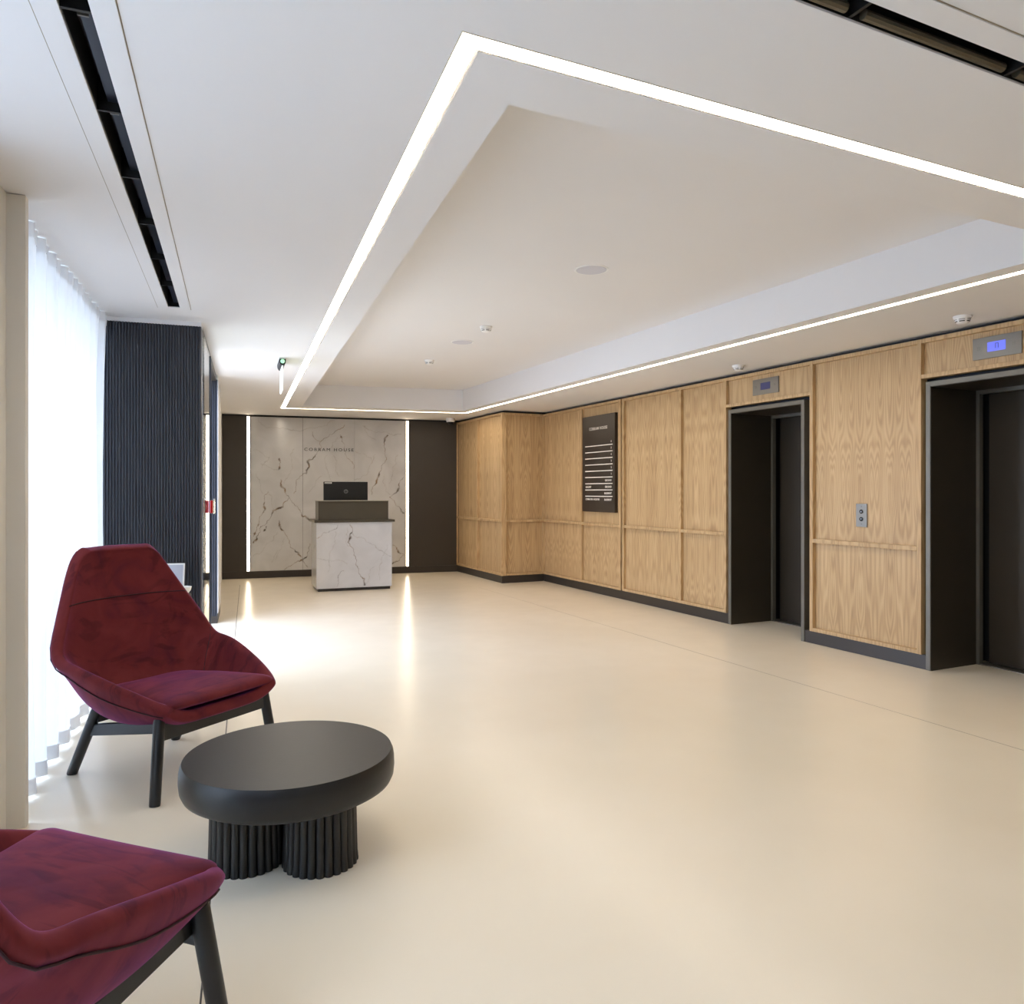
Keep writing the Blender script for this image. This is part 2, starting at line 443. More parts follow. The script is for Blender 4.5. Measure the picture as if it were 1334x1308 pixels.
# ---- floor
fl = struct(obj('floor', MB().box(-3.2, 6.2, -3.4, 13.0, -.12, 0), M['floor']), 'cream poured resin floor with a soft sheen')
def strip(name, p, q, w, mat, parent, z=.0006):
    p, q = Vector(p), Vector(q); t = (q-p).normalized(); n = Vector((-t.y, t.x))*w/2
    a, b, c, d = p+n, p-n, q-n, q+n
    return obj(name, MB().prism([(a.x,a.y),(b.x,b.y),(c.x,c.y),(d.x,d.y)], -.002, z), mat, parent)
strip('floor_joint', (-.085, .3), (1.036, 11.06), .005, M['joint'], fl)
strip('floor_joint', (3.93, -3.0), (3.93, 9.4), .004, M['fjoint'], fl)

# ---- unseen slab added over everything to block the sky, and the pavement outside
struct(obj('sky_block_slab', MB().prism([LF(-.45, -7.0), (6.0, -3.4), (6.0, 12.8), LF(.25, 9.1), LF(.25, 5.28), LF(.40, 5.28), LF(.40, 2.28), LF(-.45, 2.28)], 3.0, 3.15), M['wallpaint']), 'unseen slab added above the suspended ceiling to block the sky')
struct(obj('pavement', MB().box(-9, -1.6, -6, 14, -.14, -.02), M['paving']), 'pale paving outside the windows')

# ---- ceiling with openings
LED_OUT = [(.685, 1.745), (1.536, 10.752), (4.115, 10.285), (4.115, 1.745)]
def inset(poly, w):
    n = len(poly); res = []
    pts = [Vector(p) for p in poly]
    area = sum(pts[i].x*pts[(i+1)%n].y - pts[(i+1)%n].x*pts[i].y for i in range(n))
    sg = 1 if area > 0 else -1
    for i in range(n):
        a, b, c = pts[i-1], pts[i], pts[(i+1)%n]
        t1, t2 = (b-a).normalized(), (c-b).normalized()
        n1, n2 = Vector((-t1.y, t1.x))*sg, Vector((-t2.y, t2.x))*sg
        m = (n1+n2).normalized(); res.append(tuple(b + m*(w/m.dot(n1))))
    return res
LED_IN = inset(LED_OUT, .066)
TRAY = [(.941, 2.02), (1.765, 10.36), (3.935, 9.985), (3.935, 2.02)]
# left slot line and front slot line
SL_P, SL_Q = Vector((-.445, -1.0)), Vector((.095, 5.14))
SL_T = (SL_Q-SL_P).normalized(); SL_N = Vector((SL_T.y, -SL_T.x))
def slq(s, d): v = SL_P + SL_T*s + SL_N*d; return (v.x, v.y)
SL_L = (SL_Q-SL_P).length
HOLE_L = [slq(0, -.034), slq(0, .034), slq(SL_L, .034), slq(SL_L, -.034)]
HOLE_R = [(.92, 1.232), (4.52, 1.232), (4.52, 1.302), (.92, 1.302)]
def holed(name, outer, holes, z, mat, parent=None):
    bm = bmesh.new(); es = []
    for lp in [outer]+holes:
        vs = [bm.verts.new((x, y, z)) for x, y in lp]
        es += [bm.edges.new((vs[i], vs[(i+1) % len(vs)])) for i in range(len(vs))]
    bmesh.ops.triangle_fill(bm, edges=es, use_beauty=True, use_dissolve=False)
    r = bmesh.ops.extrude_face_region(bm, geom=list(bm.faces))
    for v in r['geom']:
        if isinstance(v, bmesh.types.BMVert): v.co.z += .012
    bmesh.ops.recalc_face_normals(bm, faces=bm.faces)
    me = bpy.data.meshes.new(name); bm.to_mesh(me); bm.free()
    return obj(name, me, mat, parent)
OUT = [LF(-.42, -6.8), (5.15, -3.3), (5.15, 9.72), (4.46, 9.72), (4.46, 12.6), LF(.30, 9.1), LF(.30, 5.28), LF(.44, 5.28), LF(.44, 2.26), LF(-.42, 2.26)]
ceil = struct(holed('ceiling', OUT, [LED_OUT, HOLE_L, HOLE_R], CE, M['paint']), 'white plaster ceiling around the recessed tray')
holed('ceiling_border', LED_IN, [TRAY], CE, M['paint'], ceil)
mb = MB()
for i in range(4):
    a, b = TRAY[i], TRAY[(i+1) % 4]
    p, q = Vector(a), Vector(b); t = (q-p).normalized(); cen = Vector((2.6, 6.0)); n = Vector((-t.y, t.x))
    if n.dot(cen-p) > 0: n = -n
    n *= .02
    mb.prism([(p.x, p.y), (q.x, q.y), (q.x+n.x, q.y+n.y), (p.x+n.x, p.y+n.y)], CE+.0125, TRAY_Z+.01)
obj('tray_upstand', mb, M['paint'], ceil)
obj('tray_soffit', MB().prism(inset(TRAY, -.03), TRAY_Z, TRAY_Z+.02), M['paint'], ceil)
# channel lid above the light slot
mbl = MB()
for i in range(4):
    a, b = inset(LED_OUT, -.02)[i], inset(LED_OUT, -.02)[(i+1) % 4]; c, d = inset(LED_IN, .02)[(i+1) % 4], inset(LED_IN, .02)[i]
    mbl.prism([a, b, c, d], CE+.028, CE+.04)
obj('light_channel', mbl, M['paint'], ceil)

# ---- linear LED ring in the ceiling
led = empty('linear_ceiling_light', (2.6, 6.0, CE))
tag(led, 'warm white linear light tracing the big rectangular ceiling recess', 'ceiling light')
DO, DI = inset(LED_OUT, .004), inset(LED_IN, -.010)
for i in range(4):
    j = (i+1) % 4
    poly = [(x-2.6, y-6.0) for x, y in (DO[i], DO[j], DI[j], DI[i])]
    obj('light_run', MB().prism(poly, .004, .016), M['led'], led)
M['trimline'] = plain('aluminium_trim', (206, 200, 186), .35, metal=.5)
for (A, B) in ((inset(LED_OUT, 0.0), inset(LED_OUT, .004)), (inset(LED_IN, -.010), inset(LED_IN, -.007))):
    mb = MB()
    for i in range(4):
        j = (i+1) % 4
        mb.prism([(x-2.6, y-6.0) for x, y in (A[i], A[j], B[j], B[i])], -.001, .02)
    obj('edge_trim', mb, M['trimline'], led)

# ---- walls behind and beside the camera
struct(obj('wall_rear', MB().box(-1.3, 6.0, -3.3, -3.15, 0, 3.0), M['wallpaint']), 'white wall behind the viewer')

# ---- lift wall (right): core + oak panelling
FR = Fr((5.05, 0), R(90), 1)          # s = world y, d>0 towards the room (-x)
core = MB()
for (y0, y1) in ((-3.3, 2.70), (3.68, 4.79), (5.77, 9.80)): core.box(5.15, 5.9, y0, y1, 0, 3.0)
for (y0, y1) in ((2.70, 3.68), (4.79, 5.77)): core.box(5.15, 5.9, y0, y1, 2.10, 3.0); core.box(5.75, 5.9, y0, y1, 0, 2.1)
wr = struct(obj('wall_right', core, M['gap']), 'lift wall clad in pale oak panels with a black shadow gap at the ceiling')
SW, ZB, ZT = .034, .105, 2.412
def oak_bay(par, F, s0, s1, split=True, zb=ZB, stile0=True, stile1=True):
    """stiles at both ends (inside s0..s1), rails and recessed panels between"""
    a = s0 + (SW if stile0 else 0); b = s1 - (SW if stile1 else 0)
    if stile0: piece('oak_stile', M['oak'], par, F, s0, a, -.07, 0, zb, ZT)
    if stile1: piece('oak_stile', M['oak'], par, F, b, s1, -.07, 0, zb, ZT)
    piece('oak_rail', M['oak'], par, F, a, b, -.07, -.001, ZT-.03, ZT)
    piece('oak_rail', M['oak'], par, F, a, b, -.07, -.001, zb, zb+.03)
    if split:
        piece('oak_rail', M['oak'], par, F, a, b, -.07, .002, .862, .895)
        piece('oak_panel', M['oak'], par, F, a, b, -.07, -.034, zb+.03, .862, 0)
        piece('oak_panel', M['oak'], par, F, a, b, -.07, -.034, .895, ZT-.03, 0)
    else:
        piece('oak_panel', M['oak'], par, F, a, b, -.07, -.034, zb+.03, ZT-.03, 0)
oak_bay(wr, FR, 8.60, 9.70, stile0=False)
oak_bay(wr, FR, 7.645, 8.60, stile0=True, stile1=True)
oak_bay(wr, FR, 6.49, 7.612)
oak_bay(wr, FR, 5.785, 6.49, stile1=False)
oak_bay(wr, FR, 3.70, 4.74)
oak_bay(wr, FR, 1.45, 2.66)
oak_bay(wr, FR, .25, 1.45, stile1=False)
oak_bay(wr, FR, -1.2, .25, stile1=False)
oak_bay(wr, FR, -3.1, -1.2, stile1=False)
for (y0, y1) in ((4.74, 5.785), (2.66, 3.70)):
    oak_bay(wr, FR, y0, y1, split=False, zb=2.122, stile0=False, stile1=False)
bb = MB()
for (y0, y1) in ((-3.1, 2.70), (3.665, 4.80), (5.755, 9.66)): bb.box(5.06, 5.16, y0, y1, 0, .105)
struct(obj('baseboard_right', bb, M['base'], bevel=.002), 'dark bronze skirting under the oak lift wall')

# ---- projecting oak block at the far right
FA = Fr((4.39, 0), R(90), 1)
FB = Fr((0, 9.65), 0, -1)             # s = world x, d>0 towards the camera
wf = struct(obj('wall_far_right', MB().box(4.46, 5.3, 9.72, 12.2, 0, 3.0), M['gap']), 'projecting oak panelled corner at the far end of the lift wall')
oak_bay(wf, FA, 9.65, 10.575)
oak_bay(wf, FA, 10.575, 11.45, stile0=False)
oak_bay(wf, FB, 4.461, 5.0495, stile0=False, stile1=False)
struct(obj('baseboard_far_right', MB().box(4.40, 4.47, 9.66, 11.46, 0, .105).box(4.4705, 5.058, 9.66, 9.72, 0, .105), M['base']), 'dark skirting around the projecting oak corner')

# ---- back wall
BW_O = (.858, 11.864); BW_A = R(-7.18)
FK = Fr(BW_O, BW_A, -1)               # s along the wall to the right, d>0 towards the camera
wb = struct(obj('wall_back', MB().prism([tuple(FK.pt(a, b)) for a, b in ((-.9, -.3), (3.75, -.3), (3.75, -.03), (-.9, -.03))], 0, 3.0), M['gap']), 'far reception wall of dark panels and veined marble')
DP0, DP1 = .105, 2.415
piece('dark_panel', M['dark'], wb, FK, -.8, .335, -.03, 0, DP0, DP1, .002)
piece('dark_panel', M['dark'], wb, FK, 2.79, 3.62, -.03, 0, DP0, DP1, .002)

def marble_panel(name, parent, F, s0, s1, d0, d1, z0, z1, veins, seed, cell=.0065, off=(0, 0)):
    """slab with a fine grid on its front that carries the vein pattern as an attribute"""
    rs = np.random.RandomState(seed)
    w, h = s1-s0, z1-z0
    nx, nz = max(2, int(w/cell)), max(2, int(h/cell))
    X, Z = np.meshgrid(np.linspace(0, w, nx), np.linspace(0, h, nz))
    mask = np.zeros_like(X)
    for (st, pl) in veins:
        pts = [np.array(p) - np.array([s0+off[0], z0+off[1]]) for p in pl]
        for k in range(4):                                    # jagged midpoint displacement, same for every panel
            out = [pts[0]]
            for a, b in zip(pts[:-1], pts[1:]):
                dlt = b-a; nrm = np.array([-dlt[1], dlt[0]])
                hsh = math.sin((a[0]+s0)*91.7+(a[1]+z0)*57.3+k*13.1)*43758.5
                out += [(a+b)/2 + nrm*((hsh % 1.0)-.5)*.42, b]
            pts = out
        n = len(pts)
        ph = math.sin(pl[0][0]*37.1+pl[0][1]*11.7)*20
        for i in range(n-1):
            f = i/n
            wd = (.0035 + (.012 if st > .85 else .003)*max(0, math.sin(ph+f*9.0)+.15*math.sin(ph*3+f*61))**2) 
            s = st*(.55+.45*math.sin(ph*1.7+f*23)**2)
            a, b = pts[i], pts[i+1]; lo = np.minimum(a, b)-.02; hi = np.maximum(a, b)+.02
            i0, i1 = int(max(0, lo[0]/w*(nx-1))), int(min(nx, hi[0]/w*(nx-1)+2)); j0, j1 = int(max(0, lo[1]/h*(nz-1))), int(min(nz, hi[1]/h*(nz-1)+2))
            if i1 <= i0 or j1 <= j0: continue
            gx, gz = X[j0:j1, i0:i1], Z[j0:j1, i0:i1]
            dv = b-a; L2 = (dv**2).sum()+1e-9
            tt = np.clip(((gx-a[0])*dv[0]+(gz-a[1])*dv[1])/L2, 0, 1)
            dist = np.hypot(gx-a[0]-tt*dv[0], gz-a[1]-tt*dv[1])
            val = s*np.clip(1.25-dist/wd, 0, 1)
            mask[j0:j1, i0:i1] = np.maximum(mask[j0:j1, i0:i1], val)
    mb = MB(); hh, ww, dd = h/2, w/2, abs(d1-d0)/2
    fy = dd*(-1 if F.ns < 0 else 1)
    vs = [(float(x-ww), fy, float(z-hh)) for x, z in zip(X.ravel(), Z.ravel())]
    fs = [(j*nx+i, j*nx+i+1, (j+1)*nx+i+1, (j+1)*nx+i) for j in range(nz-1) for i in range(nx-1)]
    mb.add(vs, fs); mb.box(-ww, ww, *sorted((-fy, fy*.98)), -hh, hh)
    o = piece(name, M['marble'], parent, F, s0, s1, d0, d1, z0, z1, 0, mb)
    at = o.data.attributes.new('vein', 'FLOAT', 'POINT')
    arr = np.zeros(len(o.data.vertices), dtype=np.float32); arr[:nx*nz] = mask.ravel(); at.data.foreach_set('value', arr)
    return o
for k, (a, b) in enumerate(((.405, 1.1505), (1.1545, 1.930), (1.932, 2.722))):
    marble_panel('marble_panel', wb, FK, a, b, -.03, 0, DP0, DP1, WALL_VEINS, k)
struct(piece('baseboard_back', M['base'], None, FK, -.8, 3.62, -.03, .006, 0, .105, .002), 'dark skirting along the marble reception wall')
for (a, b, lb) in ((.338, .402, 'left vertical light strip beside the marble wall'), (2.726, 2.788, 'right vertical light strip between marble and dark panel')):
    e = empty('wall_light_strip', (*FK.pt((a+b)/2, -.012), 0), BW_A); tag(e, 'slim warm ' + lb, 'wall light', 'vertical light strips on the reception wall')
    w = (b-a)/2+.0025
    obj('diffuser', MB().box(-.019, .019, -.006, .0, DP0+.004, DP1), M['led_wall'], e)
    obj('channel', MB().box(-w, -.019, -.008, .012, DP0+.002, DP1).box(.019, w, -.008, .012, DP0+.002, DP1), M['dark'], e)

# ---- left side
def lf_obj(name, mb, mat, parent=None, **k): return obj(name, mb, mat, parent, (LF_O[0], LF_O[1], 0), LF_A, **k)
struct(lf_obj('wall_left', MB().box(-.42, 0, -.62, 0, 0, CE).box(-.42, -.38, -.62, 2.2, CE, 3.0).box(-.42, -.38, -3.95, -.62, CE, 3.0).box(-.42, .10, -6.9, -3.9, 0, 3.0), M['wallpaint']), 'white window pier at the left edge')
struct(lf_obj('trim_1', MB().box(-.3, .064, -.045, .0, 0, CE-.002), M['wallpaint'], bevel=.002), 'white upright trim where the curtain begins')
struct(lf_obj('wall_left_rear', MB().box(.30, .50, 5.28, 8.75, 0, 3.0), M['whitegloss']), 'side wall beyond the fluted entrance post')
struct(lf_obj('wall_entrance_head', MB().box(.44, .572, 2.262, 4.54, 2.385, 3.0), M['dark']), 'dark head beam above the entrance opening')

def window(name, ly0, ly1, label):
    e = empty(name, (*LF(-.36, (ly0+ly1)/2), 0), LF_A); struct(e, label)
    h = (ly1-ly0)/2
    M.setdefault('winframe', plain('grey_window_frame', (150, 152, 156), .45))
    obj('window_frame', MB().box(-.03, .03, -h, h, 0, .05).box(-.03, .03, -h, h, CE-.05, CE).box(-.03, .03, -h, -h+.05, .05, CE-.05).box(-.03, .03, h-.05, h, .05, CE-.05), M['winframe'], e)
    n = max(1, round((ly1-ly0)/1.05))
    for k in range(n):
        a = -h+.05+(2*h-.1)*k/n; b = -h+.05+(2*h-.1)*(k+1)/n
        obj('window_pane', MB().box(-.004, .004, a+.012, b-.012, .05, CE-.05), M['glass'], e)
        if k: obj('mullion', MB().box(-.03, .03, a-.012, a+.012, .05, CE-.05), M['winframe'], e)
window('window_1', 0.0, 2.11, 'full height glazing behind the sheer curtain')
window('window_2', -3.9, -.62, 'full height glazing beside the viewer')

def curtain(name, ly0, ly1, lx, label, seed, amp=1.0, fab='voile'):
    e = empty(name, (*LF(lx, ly0), 0), LF_A); tag(e, label, 'curtain')
    n = int((ly1-ly0)/.0075); zs = [.02, .085, .3, .7, 1.1, 1.5, 1.9, 2.2, 2.36, CE-.006]
    def wx(y, z):
        t = z/CE
        a1 = .012 + .024*t**2; a2 = .034*(1-t)**.7 + .006
        return amp*(a1*math.sin(2*math.pi*y/.112+.6) + a2*math.sin(2*math.pi*y/.235+1.1+.25*math.sin(3*y+seed)) + .006*math.sin(y*7+z*2.2+seed))
    def grid(zz, dx=0.0):
        vs = [(wx(y, z)+dx, y, z) for z in zz for y in [(ly1-ly0)*i/n for i in range(n+1)]]
        fs = [(k*(n+1)+i, k*(n+1)+i+1, (k+1)*(n+1)+i+1, (k+1)*(n+1)+i) for k in range(len(zz)-1) for i in range(n)]
        return MB().add(vs, fs)
    obj('fabric', grid(zs), M[fab], e, smooth=True)
    obj('hem', grid([.018, .05, .086], .003), M['hem'], e, smooth=True)
    obj('heading_tape', grid([2.375, CE-.006], .003), M['voile'], e, smooth=True)
    return e
curtain('sheer_curtain', .035, 2.09, -.03, 'white sheer curtain hanging in folds beside the fluted dark column', 1)
curtain('sheer_curtain', -3.85, -.66, -.24, 'white sheer curtain behind the foreground chair at the left', 4, .8, 'voile_light')

# ---- fluted column, glass sidelight, entrance post
def fluted(name, lx0, lx1, ly0, ly1, label, z1=2.418, side=None):
    e = empty(name, (*LF((lx0+lx1)/2, (ly0+ly1)/2), 0), LF_A); struct(e, label)
    w, dp = (lx1-lx0)/2, (ly1-ly0)/2
    obj('column_core', MB().box(-w, w, -dp+.012, dp, 0, z1), M['slat'] , e)
    mb = MB(); pitch = .0178; n = int(2*w/pitch); p = 2*w/n
    for i in range(n):
        c = -w+(i+.5)*p; r = p*.5; zz = (.06, z1)
        prof = [(c-r*.68, -dp+.013), (c-r*.62, -dp+.003), (c-r*.35, -dp), (c+r*.35, -dp), (c+r*.62, -dp+.003), (c+r*.68, -dp+.013)]
        mb.prism(prof, .07, z1)
    o = obj('fluted_cladding', mb, M['slat'], e); o['kind'] = 'stuff'
    obj('plinth', MB().box(-w, w, -dp-.001, -dp+.013, 0, .07), M['base'], e)
    obj('cornice', MB().box(-w-.0, w, -dp-.004, dp, z1, CE), M['paint'], e)
    return e
fluted('column_left', -.42, .572, 2.11, 2.26, 'dark column clad in fine vertical ribs beside the curtain')
post = fluted('entrance_post', .30, .585, 4.545, 5.28, 'narrow ribbed entrance post beyond the glass panel', 2.40)
obj('side_panel', MB().box(.1425, .1475, -.3675, .3675, .1, 2.40), M['whitegloss'], post)
gp = empty('glass_screen', (*LF(.578, 2.68), 0), LF_A); struct(gp, 'frameless glass screen beside the dark column')
obj('pane', MB().box(-.005, .005, -.41, .41, .012, 2.385), M['glass'], gp)
obj('edge_channel', MB().box(-.012, .012, -.41, .41, 0, .014), M['steel'], gp)
obj('end_post', MB().box(-.016, .012, .41, .435, 0, 2.385), M['slat'], gp)

# ================================================================== LIFT DOORS
def lift(name, y0, y1, label):
    e = empty(name, (5.05, (y0+y1)/2, 0)); struct(e, label)
    h = (y1-y0)/2; zt = 2.058; fw = .036
    obj('frame_jamb', MB().box(.004, .55, -h-fw, -h, 0, zt+fw), M['bronze'], e, bevel=.002)
    obj('frame_jamb', MB().box(.004, .55, h, h+fw, 0, zt+fw), M['bronze'], e, bevel=.002)
    obj('frame_head', MB().box(.004, .55, -h, h, zt, zt+fw), M['bronze'], e, bevel=.002)
    obj('reveal_lining', MB().box(.012, .53, -h, -h+.003, 0, zt), M['bronze_dark'], e)
    obj('reveal_lining', MB().box(.012, .53, h-.003, h, 0, zt), M['bronze_dark'], e)
    obj('reveal_lining', MB().box(.012, .53, -h+.003, h-.003, zt-.003, zt), M['bronze_dark'], e)
    obj('inner_architrave', MB().box(.515, .56, -h+.003, -h+.028, 0, zt-.003).box(.515, .56, h-.028, h-.003, 0, zt-.003).box(.515, .56, -h+.028, h-.028, zt-.032, zt-.003), M['bronze'], e, bevel=.002)
    obj('door_leaf', MB().box(.565, .60, -h+.02, .02, .012, zt-.02), M['leaf'], e, bevel=.002)
    obj('door_leaf', MB().box(.595, .63, .02, h-.05, .012, zt-.02), M['leaf'], e, bevel=.002)
    obj('door_leaf', MB().box(.635, .66, h-.06, h-.0, .012, zt-.02), M['black'], e)
    obj('threshold', MB().box(.52, .68, -h+.003, h-.003, -.01, .006), M['steel'], e)
    return e
lift('door_1', 4.838, 5.722, 'far lift entrance in a deep bronze surround')
lift('door_2', 2.745, 3.630, 'near lift entrance in a deep bronze surround at the right edge')

def indicator(y, label, lit):
    e = empty('lift_indicator', (5.084, y, 2.271)); tag(e, label, 'lift display', 'displays above the lift doors')
    obj('plate', MB().box(-.010, 0, -.163, .163, -.073, .073), M['steel'], e, bevel=.0015)
    s = obj('screen', MB().box(-.0125, -.006, -.060, .060, -.030, .034), M['bluelcd' if lit else 'dimlcd'], e, bevel=.001)
    if lit:
        obj('floor_glyph', MB().box(-.0132, -.0124, .003, .007, -.012, .022).box(-.0132, -.0124, -.015, -.011, -.012, .022).box(-.0132, -.0124, -.011, .003, .018, .022), M['black'], s)
    for k in (-1, 1):
        mb = MB()
        for i in range(3):
            for j in range(3): mb.box(-.0106, -.0098, k*.118-.004+i*.008-.0024, k*.118-.004+i*.008-.0002, -.008+j*.008, -.0055+j*.008)
        obj('speaker_holes', mb, M['black'], e)['kind'] = 'stuff'
indicator(5.282, 'dim display plate above the far lift door', False)
indicator(3.168, 'lit blue display plate above the near lift door', True)

e = empty('lift_call_panel', (5.084, 4.236, 1.108)); tag(e, 'steel call plate with two round buttons on the oak panel between the lifts', 'call panel')
obj('plate', MB().box(-.008, 0, -.051, .051, -.092, .092), M['steel'], e, bevel=.001)
M['btnlit'] = plain('button_face', (150, 165, 190), .3)
for k, dz in ((1, .030), (-1, -.030)):
    rotx = (0, R(-90), 0)
    b = obj('button', MB().lathe([(.017, 0), (.017, .004), (.015, .005)], 20), M['black'], e, (-.008, 0, dz), rot=rotx, smooth='angle')
    t = MB(); t.add([(k*.006, 0, .0056), (-k*.005, .007, .0056), (-k*.005, -.007, .0056), (k*.006, 0, .0046), (-k*.005, .007, .0046), (-k*.005, -.007, .0046)], [(0,1,2),(5,4,3),(0,3,4,1),(1,4,5,2),(2,5,3,0)])
    obj('arrow', t, M['btnlit'], b)
    obj('button_ring', MB().lathe([(.0185, 0), (.0185, .003), (.017, .003), (.017, 0)], 20, cap=False), M['steel'], b)
    obj('screw', MB().lathe([(.003, 0), (.003, .001)], 8), M['black'], e, (-.008, 0, k*.07), rot=rotx)

# ---- tenant directory on the oak wall
e = empty('directory_sign', (5.084, 8.138, 1.65)); tag(e, 'tall dark bronze tenant directory with white lines and lettering', 'sign')
obj('sign_board', MB().box(-.044, 0, -.385, .385, -.612, .612), M['sign'], e, bevel=.002)
ROT = (R(90), 0, R(-90))     # faces -x
def dtext(s, size, y, z, al, sp=1.0, bold=0.0): text_mesh('lettering', s, size, M['whiteletter'], e, (-.0445, y, z), ROT, al, sp, bold)
letters('letter', text_mesh('lettering', 'COBRAM HOUSE', .052, M['whiteletter'], e, (-.0445, .0, 2.095-1.65), ROT, 'CENTER', 1.12, .0005))
mb = MB(); 
for k in range(9):
    z = 1.877-k*.0801-1.65
    obj('rule_line', MB().box(-.0452, -.0435, -.333, .315, z-.0055, z+.0055), M['whiteletter'], e)
rows = ['6', '5', '4', '3', '2', '1', 'GROUND', 'GROUND', 'BASEMENT', 'BASEMENT']
for k, s in enumerate(rows): dtext(s, .034, -.312, 1.877-k*.0801-1.65+.038, 'RIGHT', 1.0, .0006)
dtext('GALLERY', .034, .305, 1.877-7*.0801-1.65+.038, 'LEFT', 1.0, .0006)
dtext('COMMUTER', .032, .305, 1.877-9*.0801-1.65+.040, 'LEFT', 1.0, .0006)
dtext('FACILITIES', .032, .115, 1.877-9*.0801-1.65+.040, 'LEFT', 1.0, .0006)

# ---- lettering on the marble
c = FK.pt(1.545, .004)
e = empty('wall_lettering', (c.x, c.y, 1.937), BW_A); tag(e, 'black raised company name lettering on the marble wall above the desk', 'lettering')
letters('letter', text_mesh('letters', 'COBRAM HOUSE', .065, M['lettering'], e, (0, 0, 0), (R(90), 0, 0), 'CENTER', 1.36, .0, .004), 1.19)

# ================================================================== CEILING FITTINGS
def slot_diffuser(name, P, ang, length, half, flange, label, blade_side, n):
    e = empty(name, (P[0], P[1], CE), ang); tag(e, label, 'air diffuser', 'linear slot diffusers in the ceiling')
    for sgn in (-1, 1):
        a, b = sorted((sgn*half, sgn*(half+flange)))
        obj('flange', MB().box(a, b, -flange*.9, length+.03, -.004, .0015), M['paint'], e, bevel=.001)
        a, b = sorted((sgn*(half+flange), sgn*(half+flange+.003)))
        obj('flange_gap', MB().box(a, b, -flange*.9, length+.03, -.0008, .001), M['fjoint'], e)
    obj('flange_end', MB().box(-half, half, length-.02, length+.03, -.004, .0015), M['paint'], e)
    obj('channel', MB().box(-half-.004, -half, 0, length, .002, .12).box(half, half+.004, 0, length, .002, .12).box(-half, half, 0, length, .11, .12).box(-half, half, length, length+.005, .002, .12).box(-half, half, -.005, 0, .002, .12), M['black'], e)
    M.setdefault('blade', plain('anodised_blade', (104, 96, 80), .35, metal=.5)); M.setdefault('blackblade', plain('black_blade', (34, 40, 54), .3, metal=.4))
    step = length/n
    for k in range(n):
        a, b = k*step+.03, (k+1)*step-.03
        if blade_side:
            m = MB().tube([(blade_side*half*.62, a, .013), (blade_side*half*.62, b, .013)], half*.36, 10)
            obj('air_blade', m, M['blade'], e, smooth='angle')
        else:
            obj('air_blade', MB().box(-half*.1, half*.95, a-.02, b+.02, .03, .036), M['blackblade'], e)
        obj('divider', MB().box(-half, half, (k+1)*step-.006, (k+1)*step+.004, .004, .11), M['black'], e)
        obj('clip', MB().box(-half*.2, half*.55, a+.015, a+.02, .02 if not blade_side else .055, .032 if not blade_side else .075), M['steel'], e)
# left slot: local +y along the line towards the column
slot_diffuser('slot_diffuser', (SL_P.x, SL_P.y), math.atan2(SL_T.y, SL_T.x)-R(90), SL_L, .034, .060, 'long white flanged black slot diffuser running above the curtain side', 0, 12)
slot_diffuser('slot_diffuser', (.92, 1.267), R(-90), 3.60, .035, .068, 'black slot diffuser with bronze blade in the ceiling at the upper right', -1, 6)

def smoke(x, y, z, label):
    e = empty('smoke_detector', (x, y, z)); tag(e, label, 'smoke detector', 'smoke detectors on the ceiling')
    obj('base', MB().lathe([(.055, 0), (.055, -.012), (.050, -.016)], 28), M['plastic'], e, smooth='angle')
    obj('head', MB().lathe([(.048, -.016), (.047, -.028), (.040, -.040), (.030, -.048), (.012, -.052), (.0, -.052)], 28, cap=False), M['plastic'], e, smooth='angle')
    for k in range(6):
        a = k*math.pi/3
        for (r, zz) in ((.0465, -.027), (.042, -.037)):
            mb = MB(); vs = []
            for i in range(5):
                t = a+(.14+.76*i/4)
                for (dr, dz) in ((.0, .0028), (.0012, -.0028)): vs.append(((r+.0016-dr*2)*math.cos(t), (r+.0016-dr*2)*math.sin(t), zz+dz))
            mb.add(vs, [(2*i, 2*i+2, 2*i+3, 2*i+1) for i in range(4)])
            obj('vent_slot', mb, M['black'], e)
smoke(4.765, 3.195, CE, 'white smoke detector nearest the viewer, above the near lift door')
smoke(4.781, 5.311, CE, 'white smoke detector on the low ceiling above the far lift door')
smoke(2.70, 7.86, TRAY_Z, 'white smoke detector at the far end of the ceiling recess')
smoke(2.60, 6.05, TRAY_Z, 'small white detector in the ceiling recess beside the far round speaker')
def speaker(x, y, z, label):
    e = empty('ceiling_speaker', (x, y, z)); tag(e, label, 'speaker', 'round flush speakers in the ceiling recess')
    obj('grille', MB().lathe([(.098, -.003), (.096, -.006), (.0, -.007)], 40, cap=False), M['greyplastic'], e, smooth='angle')
    obj('rim', MB().lathe([(.112, 0), (.111, -.004), (.100, -.005), (.098, -.002)], 40, cap=False), M['plastic'], e, smooth='angle')
speaker(2.55, 4.20, TRAY_Z, 'round flush white speaker nearest the viewer in the ceiling recess')
speaker(2.66, 6.77, TRAY_Z, 'round flush speaker farther back in the ceiling recess')
e = empty('security_camera', (4.165, 11.10, CE)); tag(e, 'small white dome security camera on the ceiling by the oak corner', 'camera')
obj('housing', MB().lathe([(.068, 0), (.068, -.04), (.062, -.055), (.058, -.058)], 28), M['plastic'], e, smooth='angle')
obj('dome', MB().lathe([(.050, -.056), (.047, -.075), (.034, -.092), (.012, -.10), (0, -.101)], 24, cap=False), M['black'], e, smooth='angle')
e = empty('exit_sign', (.985, 6.83, CE), R(-5.2)); tag(e, 'hanging acrylic exit sign with a green lit holder, seen edge-on', 'exit sign')
obj('mount', MB().box(-.028, .028, -.17, .17, -.012, 0), M['plastic'], e, bevel=.003)
obj('holder', MB().rings([[(.028*math.sin(t), y, -.012-.055*math.cos(t)**.7 if math.cos(t) > 0 else -.012) for t in [math.pi*(-.5+i/12) for i in range(13)]] for y in (-.17, .17)]), M['black'], e)
